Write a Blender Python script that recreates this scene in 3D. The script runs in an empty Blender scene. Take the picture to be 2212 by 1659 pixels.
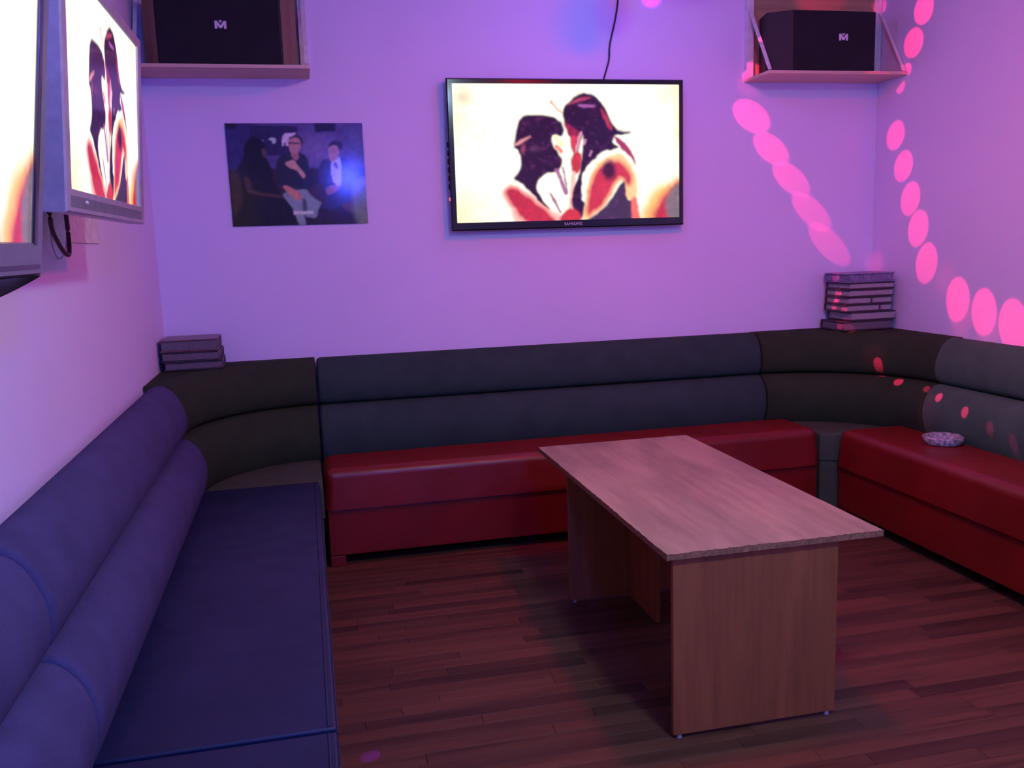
import bpy, bmesh, math, random
import numpy as np
from mathutils import Vector, Matrix
random.seed(7)
SC = bpy.context.scene
COL = SC.collection
W_PX, H_PX = 2212, 1659

# ------------------------------------------------------------------ camera
F_PX = 1946.663
CAM = Vector((0.0, 0.0, 1.45))
RIGHT = Vector((0.97395, -0.22449, -0.03202)); UPV = Vector((0.0659, 0.1439, 0.98739)); FWD = Vector((0.2170, 0.9638, -0.15490))
FWD = FWD.normalized(); RIGHT = (RIGHT - FWD * RIGHT.dot(FWD)).normalized(); UPV = RIGHT.cross(FWD).normalized()
cd = bpy.data.cameras.new('camera'); cam = bpy.data.objects.new('camera', cd); COL.objects.link(cam)
cd.sensor_fit = 'HORIZONTAL'; cd.sensor_width = 36.0; cd.lens = F_PX / W_PX * 36.0; cd.clip_start = 0.02
M = Matrix((RIGHT, UPV, -FWD)).transposed().to_4x4(); M.translation = CAM
cam.matrix_world = M
SC.camera = cam

# ------------------------------------------------------------------ world, exposure
SC.view_settings.view_transform = 'Standard'; SC.view_settings.look = 'None'
SC.view_settings.gamma = 1.0; SC.view_settings.use_curve_mapping = False
SC.view_settings.exposure = 0.0
SC.cycles.max_bounces = 8; SC.cycles.diffuse_bounces = 4; SC.cycles.glossy_bounces = 3; SC.cycles.transmission_bounces = 4
wd = bpy.data.worlds.new('world'); SC.world = wd; wd.use_nodes = True
wd.node_tree.nodes['Background'].inputs[0].default_value = (0.02, 0.01, 0.03, 1)
wd.node_tree.nodes['Background'].inputs[1].default_value = 1.0

# lamp strengths (the lamps themselves are built further down)
LAMP_MAIN = ((1.58, 2.78, 2.76), (1.0, 0.008, 0.006), 172.0)
LAMP_FILL = ((1.15, 1.05, 2.76), (0.56, 0.80, 1.0), 245.0)  # unseen lavender fill, added to balance green and blue in the room
LAMP_REAR = ((0.55, -1.00, 2.20), (0.05, 0.07, 1.0), 340.0)
DISCO_EMIT = ((0.16, 0.15, 1.0), 39.0)
SCREEN_GAIN = 1.35

# ------------------------------------------------------------------ room measures
XL, XR, YW, YR, ZC = -0.675, 3.165, 4.6, -1.0, 2.76

# ------------------------------------------------------------------ material helpers
def newmat(name):
    m = bpy.data.materials.new(name); m.use_nodes = True
    nt = m.node_tree; return m, nt, nt.nodes['Principled BSDF']
def node(nt, t, **kw):
    n = nt.nodes.new(t)
    for k, v in kw.items(): setattr(n, k, v)
    return n
def texco(nt, scale=(1, 1, 1), kind='Object', rot=(0, 0, 0)):
    tc = node(nt, 'ShaderNodeTexCoord'); mp = node(nt, 'ShaderNodeMapping')
    mp.inputs['Scale'].default_value = scale; mp.inputs['Rotation'].default_value = rot
    nt.links.new(tc.outputs[kind], mp.inputs['Vector']); return mp.outputs[0]
def noise(nt, vec, scale, detail=3, rough=0.5):
    n = node(nt, 'ShaderNodeTexNoise'); n.inputs['Scale'].default_value = scale
    n.inputs['Detail'].default_value = detail; n.inputs['Roughness'].default_value = rough
    nt.links.new(vec, n.inputs['Vector']); return n.outputs['Fac']
def ramp(nt, fac, stops):
    r = node(nt, 'ShaderNodeValToRGB'); el = r.color_ramp.elements
    while len(el) < len(stops): el.new(0.5)
    for e, (p, c) in zip(el, stops): e.position = p; e.color = (*c, 1)
    nt.links.new(fac, r.inputs[0]); return r.outputs[0]
def bump(nt, bsdf, h, strength=0.3, dist=0.002):
    b = node(nt, 'ShaderNodeBump'); b.inputs['Strength'].default_value = strength; b.inputs['Distance'].default_value = dist
    nt.links.new(h, b.inputs['Height']); nt.links.new(b.outputs[0], bsdf.inputs['Normal'])
def plain(name, col, rough=0.5, spec=0.5, metal=0.0, var=0.12, vs=30.0):
    m, nt, b = newmat(name)
    f = noise(nt, texco(nt), vs)
    c = ramp(nt, f, [(0.3, tuple(v * (1 - var) for v in col)), (0.7, tuple(min(1, v * (1 + var)) for v in col))])
    nt.links.new(c, b.inputs['Base Color'])
    b.inputs['Roughness'].default_value = rough; b.inputs['Specular IOR Level'].default_value = spec; b.inputs['Metallic'].default_value = metal
    return m
def wall_mat(name, col):
    m, nt, b = newmat(name); v = texco(nt)
    c = ramp(nt, noise(nt, v, 1.3, 4), [(0.3, tuple(x * 0.95 for x in col)), (0.7, col)])
    nt.links.new(c, b.inputs['Base Color']); b.inputs['Roughness'].default_value = 0.62; b.inputs['Specular IOR Level'].default_value = 0.35
    bump(nt, b, noise(nt, v, 140, 3), 0.35, 0.0025); return m
def fabric(name, col, rough=0.85, weave=420, strength=0.5):
    m, nt, b = newmat(name); v = texco(nt)
    c = ramp(nt, noise(nt, v, 9, 4), [(0.3, tuple(x * 0.86 for x in col)), (0.7, tuple(x * 1.1 for x in col))])
    sp = ramp(nt, noise(nt, v, weave, 1), [(0.35, (0.82, 0.82, 0.82)), (0.65, (1.12, 1.12, 1.12))])
    mx = node(nt, 'ShaderNodeMix', data_type='RGBA', blend_type='MULTIPLY'); mx.inputs[0].default_value = 1.0
    nt.links.new(c, mx.inputs[6]); nt.links.new(sp, mx.inputs[7]); nt.links.new(mx.outputs[2], b.inputs['Base Color'])
    b.inputs['Roughness'].default_value = rough; b.inputs['Specular IOR Level'].default_value = 0.15
    b.inputs['Sheen Weight'].default_value = 0.0
    w1 = node(nt, 'ShaderNodeTexWave', wave_type='BANDS', bands_direction='DIAGONAL'); w1.inputs['Scale'].default_value = weave * 0.25
    nt.links.new(v, w1.inputs['Vector'])
    bump(nt, b, w1.outputs['Fac'], strength, 0.0008); return m
def vinyl(name, col, rough=0.42):
    m, nt, b = newmat(name); v = texco(nt)
    c = ramp(nt, noise(nt, v, 4, 5), [(0.3, tuple(x * 0.82 for x in col)), (0.7, tuple(x * 1.1 for x in col))])
    nt.links.new(c, b.inputs['Base Color'])
    r = ramp(nt, noise(nt, v, 6, 4), [(0.3, (rough - 0.08,) * 3), (0.7, (rough + 0.1,) * 3)])
    nt.links.new(r, b.inputs['Roughness']); b.inputs['Specular IOR Level'].default_value = 0.45
    n1 = noise(nt, v, 7, 3); n2 = noise(nt, v, 500, 2)
    mt = node(nt, 'ShaderNodeMath', operation='MULTIPLY_ADD'); mt.inputs[1].default_value = 6.0
    nt.links.new(n1, mt.inputs[0]); nt.links.new(n2, mt.inputs[2])
    bump(nt, b, mt.outputs[0], 0.25, 0.0015); return m
def wood(name, dark, light, axis=0, rough=0.5, scale=1.0, rnd=None, blot=None, spec=0.4):
    """grain stretched along an axis; rnd: None, 'OBJECT' or 'ISLAND' shifts tone and grain piece by piece"""
    m, nt, b = newmat(name)
    s = [26 * scale, 26 * scale, 26 * scale]; s[axis] = 1.6 * scale
    tc = node(nt, 'ShaderNodeTexCoord'); src = tc.outputs['Object']; rv = None
    if rnd:
        if rnd == 'OBJECT': rv = node(nt, 'ShaderNodeObjectInfo').outputs['Random']
        else: rv = node(nt, 'ShaderNodeNewGeometry').outputs['Random Per Island']
        mm = node(nt, 'ShaderNodeMath', operation='MULTIPLY'); mm.inputs[1].default_value = 91.7; nt.links.new(rv, mm.inputs[0])
        ad = node(nt, 'ShaderNodeVectorMath', operation='ADD'); nt.links.new(src, ad.inputs[0]); nt.links.new(mm.outputs[0], ad.inputs[1]); src = ad.outputs[0]
    mp = node(nt, 'ShaderNodeMapping'); mp.inputs['Scale'].default_value = s; nt.links.new(src, mp.inputs['Vector'])
    f = noise(nt, mp.outputs[0], 1.0, 6, 0.62)
    c = ramp(nt, f, [(0.28, dark), (0.5, tuple((a + 2 * e) / 3 for a, e in zip(dark, light))), (0.72, light)])
    if rv is not None:
        tone = ramp(nt, rv, [(0.0, (0.62, 0.62, 0.66)), (0.5, (1, 1, 1)), (1.0, (1.32, 1.24, 1.18))])
        mx = node(nt, 'ShaderNodeMix', data_type='RGBA', blend_type='MULTIPLY'); mx.inputs[0].default_value = 1.0
        nt.links.new(c, mx.inputs[6]); nt.links.new(tone, mx.inputs[7]); c = mx.outputs[2]
    if blot:
        mp2 = node(nt, 'ShaderNodeMapping'); s2 = [7, 7, 7]; s2[axis] = 1.8; mp2.inputs['Scale'].default_value = s2; nt.links.new(src, mp2.inputs['Vector'])
        bl = ramp(nt, noise(nt, mp2.outputs[0], 1.0, 5, 0.6), [(0.36, (blot,) * 3), (0.6, (1.06,) * 3)])
        mx = node(nt, 'ShaderNodeMix', data_type='RGBA', blend_type='MULTIPLY'); mx.inputs[0].default_value = 1.0
        nt.links.new(c, mx.inputs[6]); nt.links.new(bl, mx.inputs[7]); c = mx.outputs[2]
    nt.links.new(c, b.inputs['Base Color']); b.inputs['Roughness'].default_value = rough; b.inputs['Specular IOR Level'].default_value = spec
    bump(nt, b, f, 0.25, 0.0008); return m
def emitter(name, col, strength, base=(0.6, 0.6, 0.6)):
    m, nt, b = newmat(name); b.inputs['Base Color'].default_value = (*base, 1)
    b.inputs['Emission Color'].default_value = (*col, 1); b.inputs['Emission Strength'].default_value = strength; return m
def attr_mat(name, emit=0.0, rough=0.2, spec=0.5, base=True):
    m, nt, b = newmat(name); a = node(nt, 'ShaderNodeAttribute'); a.attribute_name = 'picture'
    if emit:
        b.inputs['Base Color'].default_value = (0.01, 0.01, 0.012, 1)
        nt.links.new(a.outputs['Color'], b.inputs['Emission Color']); b.inputs['Emission Strength'].default_value = emit
    else: nt.links.new(a.outputs['Color'], b.inputs['Base Color'])
    b.inputs['Roughness'].default_value = rough; b.inputs['Specular IOR Level'].default_value = spec; return m

MAT = dict(
    wall=wall_mat('lavender_plaster', (0.80, 0.73, 0.95)),
    ceil=wall_mat('ceiling_paint', (0.72, 0.71, 0.70)),
    plank=wood('oak_strip', (0.047, 0.019, 0.011), (0.122, 0.047, 0.027), 0, 0.5, 1.0, 'OBJECT', None, 0.2),
    plank_far=wood('oak_strip_field', (0.047, 0.019, 0.011), (0.122, 0.047, 0.027), 0, 0.5, 1.0, 'ISLAND', None, 0.2),
    sub=plain('subfloor', (0.05, 0.03, 0.022), 0.8),
    table_top=wood('plywood_top', (0.27, 0.19, 0.12), (0.40, 0.30, 0.19), 1, 0.42, 0.9, None, 0.74),
    table_side=wood('veneer_panel', (0.22, 0.062, 0.021), (0.33, 0.096, 0.030), 2, 0.5, 1.6, None, 0.85),
    table_edge=plain('raw_ply_edge', (0.26, 0.11, 0.06), 0.9, 0.1, vs=120, var=0.3),
    blue_seat=vinyl('blue_vinyl', (0.0065, 0.0125, 0.045), 0.42),
    blue_back=fabric('blue_fabric', (0.067, 0.064, 0.155)),
    red_seat=vinyl('red_vinyl', (0.178, 0.0085, 0.0068), 0.35),
    slate_back=fabric('slate_fabric', (0.034, 0.063, 0.054)),
    grey_back=fabric('grey_fabric', (0.074, 0.135, 0.092)),
    dark_back=fabric('charcoal_fabric', (0.031, 0.046, 0.022)),
    dark_seat=fabric('charcoal_seat_fabric', (0.062, 0.085, 0.052)),
    glide=plain('white_glide', (0.30, 0.28, 0.28), 0.5),
    shelf_wood=wood('shelf_plywood', (0.58, 0.40, 0.29), (0.78, 0.57, 0.43), 0, 0.55, 1.0),
    back_wood=wood('backboard_plywood', (0.30, 0.20, 0.10), (0.44, 0.31, 0.16), 0, 0.6, 1.0),
    white_trim=plain('white_painted_trim', (0.74, 0.73, 0.72), 0.5),
    spk_body=plain('speaker_vinyl', (0.024, 0.021, 0.022), 0.6, 0.3, vs=200),
    spk_cheek=wood('speaker_cheek', (0.17, 0.10, 0.062), (0.26, 0.16, 0.095), 2, 0.5),
    grille=fabric('speaker_cloth', (0.024, 0.024, 0.028), 0.9, 900),
    emblem=plain('silver_emblem', (0.72, 0.70, 0.72), 0.35, 0.6),
    tv_black=plain('gloss_black', (0.012, 0.011, 0.014), 0.14, 0.6),
    tv_matt=plain('matt_black', (0.02, 0.02, 0.022), 0.6, 0.3),
    tv_silver=plain('silver_plastic', (0.46, 0.38, 0.43), 0.3, 0.55, 0.25),
    tv_grey=plain('grey_plastic', (0.16, 0.155, 0.17), 0.3, 0.55),
    cable=plain('black_cable', (0.02, 0.018, 0.022), 0.5),
    cable_red=plain('brown_cable', (0.07, 0.028, 0.035), 0.5),
    red_led=emitter('red_led', (1.0, 0.08, 0.03), 3.0),
    album=plain('album_cover', (0.10, 0.072, 0.085), 0.4, 0.5, vs=60, var=0.25),
    album_dark=plain('album_cover_dark', (0.045, 0.034, 0.044), 0.4, 0.5, vs=60, var=0.25),
    album_maroon=plain('album_cover_maroon', (0.16, 0.075, 0.085), 0.35, 0.5, vs=60, var=0.2),
    album_blue=plain('album_cover_blue', (0.16, 0.16, 0.28), 0.4, 0.5, vs=40, var=0.4),
    page=plain('album_pages', (0.34, 0.31, 0.31), 0.7, 0.3, vs=150, var=0.25),
    page_grey=plain('album_pages_grey', (0.15, 0.13, 0.14), 0.7, 0.3, vs=150, var=0.25),
    lamp_white=plain('lamp_base_white', (0.7, 0.7, 0.7), 0.4),
    chrome=plain('chrome', (0.6, 0.6, 0.62), 0.15, 0.5, 1.0),
)

# ------------------------------------------------------------------ geometry helpers
def mesh_obj(name, verts, faces, mat, parent=None, smooth=False, wn=False):
    me = bpy.data.meshes.new(name); me.from_pydata([tuple(v) for v in verts], [], faces); me.update()
    bm = bmesh.new(); bm.from_mesh(me); bmesh.ops.recalc_face_normals(bm, faces=bm.faces); bm.to_mesh(me); bm.free()
    return link(name, me, mat, parent, smooth, wn)
def link(name, me, mat, parent=None, smooth=False, wn=False):
    o = bpy.data.objects.new(name, me); COL.objects.link(o)
    for mm in (mat if isinstance(mat, (list, tuple)) else [mat]): me.materials.append(mm)
    if smooth:
        me.polygons.foreach_set('use_smooth', [True] * len(me.polygons)); me.set_sharp_from_angle(angle=math.radians(50))
    if wn:
        md = o.modifiers.new('weighted_normal', 'WEIGHTED_NORMAL'); md.keep_sharp = True
    if parent is not None: o.parent = parent
    return o
def from_bm(name, bm, mat, parent=None, smooth=False, wn=False):
    bmesh.ops.recalc_face_normals(bm, faces=bm.faces)
    me = bpy.data.meshes.new(name); bm.to_mesh(me); bm.free()
    return link(name, me, mat, parent, smooth, wn)
def bm_box(lo, hi, bev=0.0, seg=2):
    bm = bmesh.new(); bmesh.ops.create_cube(bm, size=1.0)
    for v in bm.verts:
        for i in range(3): v.co[i] = lo[i] + (v.co[i] + 0.5) * (hi[i] - lo[i])
    if bev: bmesh.ops.bevel(bm, geom=list(bm.edges), offset=bev, segments=seg, profile=0.5, affect='EDGES')
    return bm
def box(name, lo, hi, mat, parent=None, bev=0.003, seg=2):
    return from_bm(name, bm_box(lo, hi, bev, seg), mat, parent, bev > 0, bev > 0)
def empty(name, loc, label, cat, group=None):
    o = bpy.data.objects.new(name, None); COL.objects.link(o); o.location = loc; o.empty_display_size = 0.05
    return tag(o, label, cat, group)
def tag(o, label, cat, group=None):
    o['label'] = label; o['category'] = cat
    if group: o['group'] = group
    return o
def struct(o): o['kind'] = 'structure'; return o
def under(o, parent):
    """parent a part built in world coordinates under an Empty that stands elsewhere"""
    o.parent = parent; o.matrix_parent_inverse = Matrix.Translation(parent.location).inverted(); return o
def adopt(root, *parts):
    for p in parts: under(p, root)
def catmull(pts, n=5, closed=False):
    out = []; L = len(pts); rng = range(L) if closed else range(L - 1)
    g = (lambda i: pts[i % L]) if closed else (lambda i: pts[max(0, min(L - 1, i))])
    for i in rng:
        p0, p1, p2, p3 = (np.array(g(i + k), float) for k in (-1, 0, 1, 2))
        for j in range(n):
            t = j / n
            out.append(0.5 * (2 * p1 + (p2 - p0) * t + (2 * p0 - 5 * p1 + 4 * p2 - p3) * t * t + (3 * p1 - p0 - 3 * p2 + p3) * t ** 3))
    if not closed: out.append(np.array(pts[-1], float))
    return [tuple(p) for p in out]
def loft(name, rings, mat, parent=None, smooth=True, cap=True, closed=True):
    n = len(rings[0]); V = [p for r in rings for p in r]; Fc = []
    for i in range(len(rings) - 1):
        for j in range(n if closed else n - 1):
            k = (j + 1) % n; Fc.append((i * n + j, i * n + k, (i + 1) * n + k, (i + 1) * n + j))
    if cap: Fc.append(tuple(range(n))); Fc.append(tuple((len(rings) - 1) * n + j for j in range(n)))
    return mesh_obj(name, V, Fc, mat, parent, smooth, True)
def tube(name, pts, r, mat, parent=None, seg=8, sm=6):
    P = [Vector(p) for p in (catmull(pts, sm) if len(pts) > 2 else pts)]; rings = []
    ref = Vector((0, 0, 1))
    for i, p in enumerate(P):
        t = (P[min(i + 1, len(P) - 1)] - P[max(i - 1, 0)]).normalized()
        a = t.cross(ref)
        if a.length < 1e-3: a = t.cross(Vector((1, 0, 0)))
        a.normalize(); b = t.cross(a).normalized(); ref = b.cross(t) if False else ref
        rings.append([p + r * (math.cos(k / seg * 2 * math.pi) * a + math.sin(k / seg * 2 * math.pi) * b) for k in range(seg)])
    return loft(name, rings, mat, parent)
def prism(name, poly, z0, z1, mat, parent=None, bev=0.0, seg=3, top_only=False):
    bm = bmesh.new(); lo = [bm.verts.new((x, y, z0)) for x, y in poly]; hi = [bm.verts.new((x, y, z1)) for x, y in poly]
    bm.faces.new(lo[::-1]); bm.faces.new(hi); n = len(poly)
    for i in range(n): bm.faces.new((lo[i], lo[(i + 1) % n], hi[(i + 1) % n], hi[i]))
    if bev:
        ed = [e for e in bm.edges if (not top_only) or (e.verts[0].co.z > z1 - 1e-5 and e.verts[1].co.z > z1 - 1e-5)]
        bmesh.ops.bevel(bm, geom=ed, offset=bev, segments=seg, profile=0.5, affect='EDGES')
    return from_bm(name, bm, mat, parent, bev > 0, bev > 0)

# ------------------------------------------------------------------ room shell
struct(box('wall_back', (XL - 0.1, YW, -0.1), (XR + 0.1, YW + 0.1, ZC), MAT['wall'], bev=0))
struct(box('wall_left', (XL - 0.1, YR, -0.1), (XL, YW, ZC), MAT['wall'], bev=0))
struct(box('wall_right', (XR, YR, -0.1), (XR + 0.1, YW, ZC), MAT['wall'], bev=0))
struct(box('wall_rear', (XL - 0.1, YR - 0.1, -0.1), (XR + 0.1, YR, ZC), MAT['wall'], bev=0))
struct(box('ceiling', (XL - 0.1, YR - 0.1, ZC), (XR + 0.1, YW + 0.1, ZC + 0.1), MAT['ceil'], bev=0))
floor = struct(box('floor', (XL, YR, -0.1), (XR, YW, -0.004), MAT['sub'], bev=0))

PW = 0.057
def plank_mesh(L, Wd):
    c = 0.0007; x, y = L / 2 - 0.0006, Wd / 2 - 0.0006
    V = [(sx * x, sy * y, -0.004) for sx, sy in ((-1, -1), (1, -1), (1, 1), (-1, 1))]
    V += [(sx * x, sy * y, -c) for sx, sy in ((-1, -1), (1, -1), (1, 1), (-1, 1))]
    V += [(sx * (x - c), sy * (y - c), 0.0) for sx, sy in ((-1, -1), (1, -1), (1, 1), (-1, 1))]
    Fc = [(8, 9, 10, 11)]
    for i in range(4):
        j = (i + 1) % 4; Fc += [(i, j, 4 + j, 4 + i), (4 + i, 4 + j, 8 + j, 8 + i)]
    return V, Fc
def rows(y0, y1, x0, x1):
    y = y0
    while y < y1 - 1e-6:
        x = x0 - random.uniform(0, 0.4)
        while x < x1:
            L = random.uniform(0.34, 1.15); a, b = max(x, x0), min(x + L, x1)
            if b - a > 0.03: yield a, b, y
            x += L
        y += PW
Y_SPLIT = 1.90
for a, b, y in rows(Y_SPLIT, 4.22, -0.03, 2.74):
    V, Fc = plank_mesh(b - a, PW)
    me = bpy.data.meshes.new('plank'); me.from_pydata(V, [], Fc); me.update()
    o = link('plank', me, MAT['plank'], floor); o.location = ((a + b) / 2, y + PW / 2, 0)
V2, F2 = [], []
def add_field(y0, y1, x0, x1):
    for a, b, y in rows(y0, y1, x0, x1):
        V, Fc = plank_mesh(b - a, PW); n = len(V2)
        V2.extend([(vx + (a + b) / 2, vy + y + PW / 2, vz) for vx, vy, vz in V]); F2.extend([tuple(i + n for i in f) for f in Fc])
add_field(Y_SPLIT - PW * 50, Y_SPLIT, XL, XR)
o = mesh_obj('plank_field', V2, F2, MAT['plank_far'], floor); o['kind'] = 'stuff'

# ------------------------------------------------------------------ upholstery profiles: (distance from wall, height)
LOWER = [(0.004, 0.30), (0.15, 0.30)] + catmull([(0.175, 0.36), (0.198, 0.43), (0.222, 0.50), (0.229, 0.57), (0.208, 0.64), (0.170, 0.683), (0.135, 0.694)], 4) + [(0.004, 0.694)]
UPPER = [(0.004, 0.696)] + catmull([(0.135, 0.698), (0.156, 0.716), (0.167, 0.76), (0.160, 0.82), (0.128, 0.885), (0.080, 0.918), (0.036, 0.912), (0.004, 0.880)], 4)
def inset(prof, a):
    n = len(prof); out = []; P = [np.array(p) for p in prof]
    ar = sum(P[i][0] * P[(i + 1) % n][1] - P[(i + 1) % n][0] * P[i][1] for i in range(n)); sg = 1 if ar > 0 else -1
    for i in range(n):
        t = P[(i + 1) % n] - P[i - 1]; t /= max(1e-9, np.linalg.norm(t)); nrm = np.array([t[1], -t[0]]) * sg
        q = P[i] - nrm * a; q[0] = max(q[0], 0.004); out.append(tuple(q))
    return out
ENDS = [(0.0, 0.017), (0.003, 0.009), (0.009, 0.003), (0.020, 0.0)]
def backrest(root, length, pos, mat, steps=2, zmin=0.30):
    """pos(s, d, z) -> world point, s in metres along the wall"""
    for nm, pr in (('lower_roll', LOWER), ('upper_roll', UPPER)):
        rg = [(s, a) for s, a in ENDS] + [(0.020 + (length - 0.040) * k / steps, 0.0) for k in range(1, steps)] + [(length - s, a) for s, a in ENDS[::-1]]
        under(loft(nm, [[pos(s, d, z) for d, z in [(d_, max(z_, zmin)) for d_, z_ in inset(pr, a)]] for s, a in rg], mat), root)
def cushion(name, lo, hi, mat, root, flare=0.010, r=0.030, crown=0.006):
    """seat box with rounded top edges, a flared lower lip and a faint crown"""
    bm = bm_box(lo, hi)
    top = [e for e in bm.edges if all(v.co.z > hi[2] - 1e-5 for v in e.verts)]
    vert = [e for e in bm.edges if abs(e.verts[0].co.z - e.verts[1].co.z) > 0.01]
    bmesh.ops.bevel(bm, geom=top + vert, offset=r, segments=4, profile=0.5, affect='EDGES')
    cx, cy = (lo[0] + hi[0]) / 2, (lo[1] + hi[1]) / 2
    long_axis = 0 if hi[0] - lo[0] > hi[1] - lo[1] else 1
    for v in bm.verts:
        if v.co.z < lo[2] + 0.02:
            v.co.x += flare if v.co.x > cx else -flare; v.co.y += flare if v.co.y > cy else -flare
    return under(from_bm(name, bm, mat, None, True, True), root)

def left_bench(label, y0, y1):
    root = empty('bench_sofa', (XL + 0.35, (y0 + y1) / 2, 0), label, 'sofa', 'blue benches along the left wall')
    backrest(root, y1 - y0, lambda s, d, z: (XL + d, y0 + s, z), MAT['blue_back'])
    cu = cushion('seat_cushion', (XL + 0.03, y0 + 0.002, 0.32), (0.005, y1 - 0.002, 0.46), MAT['blue_seat'], root, 0.0, 0.007)
    tube('piping', [(-0.012, y0 + 0.01, 0.460), (-0.012, y1 - 0.01, 0.460)], 0.0032, MAT['blue_seat'], cu)
    tube('piping', [(0.006, y0 + 0.01, 0.440), (0.006, y1 - 0.01, 0.440)], 0.0028, MAT['blue_seat'], cu)
    adopt(root, box('base', (XL + 0.02, y0 + 0.006, 0.03), (-0.004, y1 - 0.006, 0.318), MAT['blue_seat'], None, 0.006),
          box('plinth', (XL + 0.04, y0 + 0.03, 0.0), (-0.05, y1 - 0.03, 0.03), MAT['tv_matt'], None, 0))
    return root
left_bench('long blue vinyl bench seat with ribbed blue backrest, beside the dark corner unit', 1.795, 3.875)
left_bench('nearest blue bench at the bottom left edge, only its backrest end and seat corner showing', -0.30, 1.785)

def red_bench(label, axis, a0, a1, b0, b1, front, backmat, posf):
    """axis 0: along the back wall, a = x range of seat, b = x range of backrest; axis 1: along the right wall (y ranges)"""
    def bb(al, ah, f, k, z0, z1):
        return ((al, f, z0), (ah, YW - k, z1)) if axis == 0 else ((f, al, z0), (XR - k, ah, z1))
    mid = (a0 + a1) / 2
    root = empty('bench_sofa', (mid, YW - 0.27, 0) if axis == 0 else (XR - 0.27, mid, 0), label, 'sofa', 'red benches')
    backrest(root, b1 - b0, posf, backmat)
    lo, hi = bb(a0, a1, front, 0.200, 0.272, 0.46); cushion('seat_cushion', lo, hi, MAT['red_seat'], root, 0.010, 0.042)
    lo, hi = bb(a0 + 0.004, a1 - 0.004, front + 0.004, 0.02, 0.052, 0.270)
    adopt(root, box('base', lo, hi, MAT['red_seat'], None, 0.006))
    for u0, u1 in ((a0 + 0.005, a0 + 0.075), (a1 - 0.075, a1 - 0.005)):
        lo, hi = bb(u0, u1, front + 0.006, 0.40 if axis else 0.40, 0.0, 0.051)
        adopt(root, box('foot', lo, hi, MAT['red_seat'], None, 0.004))
    return root
red_bench('red vinyl bench with ribbed slate backrest along the wall below the flat television', 0, 0.030, 2.515, 0.032, 2.398, 4.055, MAT['slate_back'],
          lambda s, d, z: (0.032 + s, YW - d, z))
red_bench('red vinyl bench with grey backrest along the right wall, crystal ashtray on its seat', 1, 1.20, 4.015, 1.20, 3.838, 2.598, MAT['grey_back'],
          lambda s, d, z: (XR - d, 1.20 + s, z))

def corner_unit(label, cx, cy, rf, ang0, ang1, seat_poly, corner, sx):
    R = rf + 0.21
    root = empty('corner_sofa', (corner[0] - sx * 0.3, corner[1] - 0.3, 0), label, 'sofa', 'dark corner sofas')
    Ltot = abs(ang1 - ang0) * R
    def pos(s, d, z):
        t = ang0 + (ang1 - ang0) * s / Ltot; r = R - d
        return (cx + r * math.cos(t), cy + r * math.sin(t), z)
    backrest(root, Ltot, pos, MAT['dark_back'], 18, 0.437)
    adopt(root, prism('seat_cushion', seat_poly, 0.29, 0.435, MAT['dark_seat'], None, 0.02, 3, True))
    mx = sum(p[0] for p in seat_poly) / len(seat_poly); my = sum(p[1] for p in seat_poly) / len(seat_poly)
    base = [(mx + (x - mx) * 0.975, my + (y - my) * 0.975) for x, y in seat_poly]
    adopt(root, prism('base', base, 0.0, 0.288, MAT['dark_seat'], None, 0.004, 2))
    arc = [ang0 + (ang1 - ang0) * k / 14 for k in range(15)]
    poly = [(cx + (R - 0.05) * math.cos(t), cy + (R - 0.05) * math.sin(t)) for t in arc]
    e0, e1 = poly[0], poly[-1]; w = 0.004
    ex = lambda p: (corner[0] - sx * w, p[1]) if abs(p[0] - corner[0]) < abs(p[1] - corner[1]) else (p[0], corner[1] - w)
    poly = poly + [ex(e1), (corner[0] - sx * w, corner[1] - w), ex(e0)]
    adopt(root, prism('top_panel', poly, 0.86, 0.916, MAT['dark_back'], None, 0.004, 2, True))
    return root
corner_unit('dark charcoal curved corner seat in the left corner, three albums on its top', 0.024, 3.901, 0.487, math.pi, math.pi / 2,
            [(-0.60, 3.885), (0.022, 3.885), (0.022, 4.50), (-0.15, 4.50), (-0.40, 4.38), (-0.58, 4.15)], (XL, YW), -1)
corner_unit('dark charcoal curved corner seat in the right corner, tall stack of albums on its top', 2.401, 3.836, 0.552, math.pi / 2, 0.0,
            [(2.535, 4.08), (2.60, 4.035), (3.06, 4.035), (3.04, 4.20), (2.86, 4.40), (2.66, 4.50), (2.535, 4.50)], (XR, YW), 1)

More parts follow.
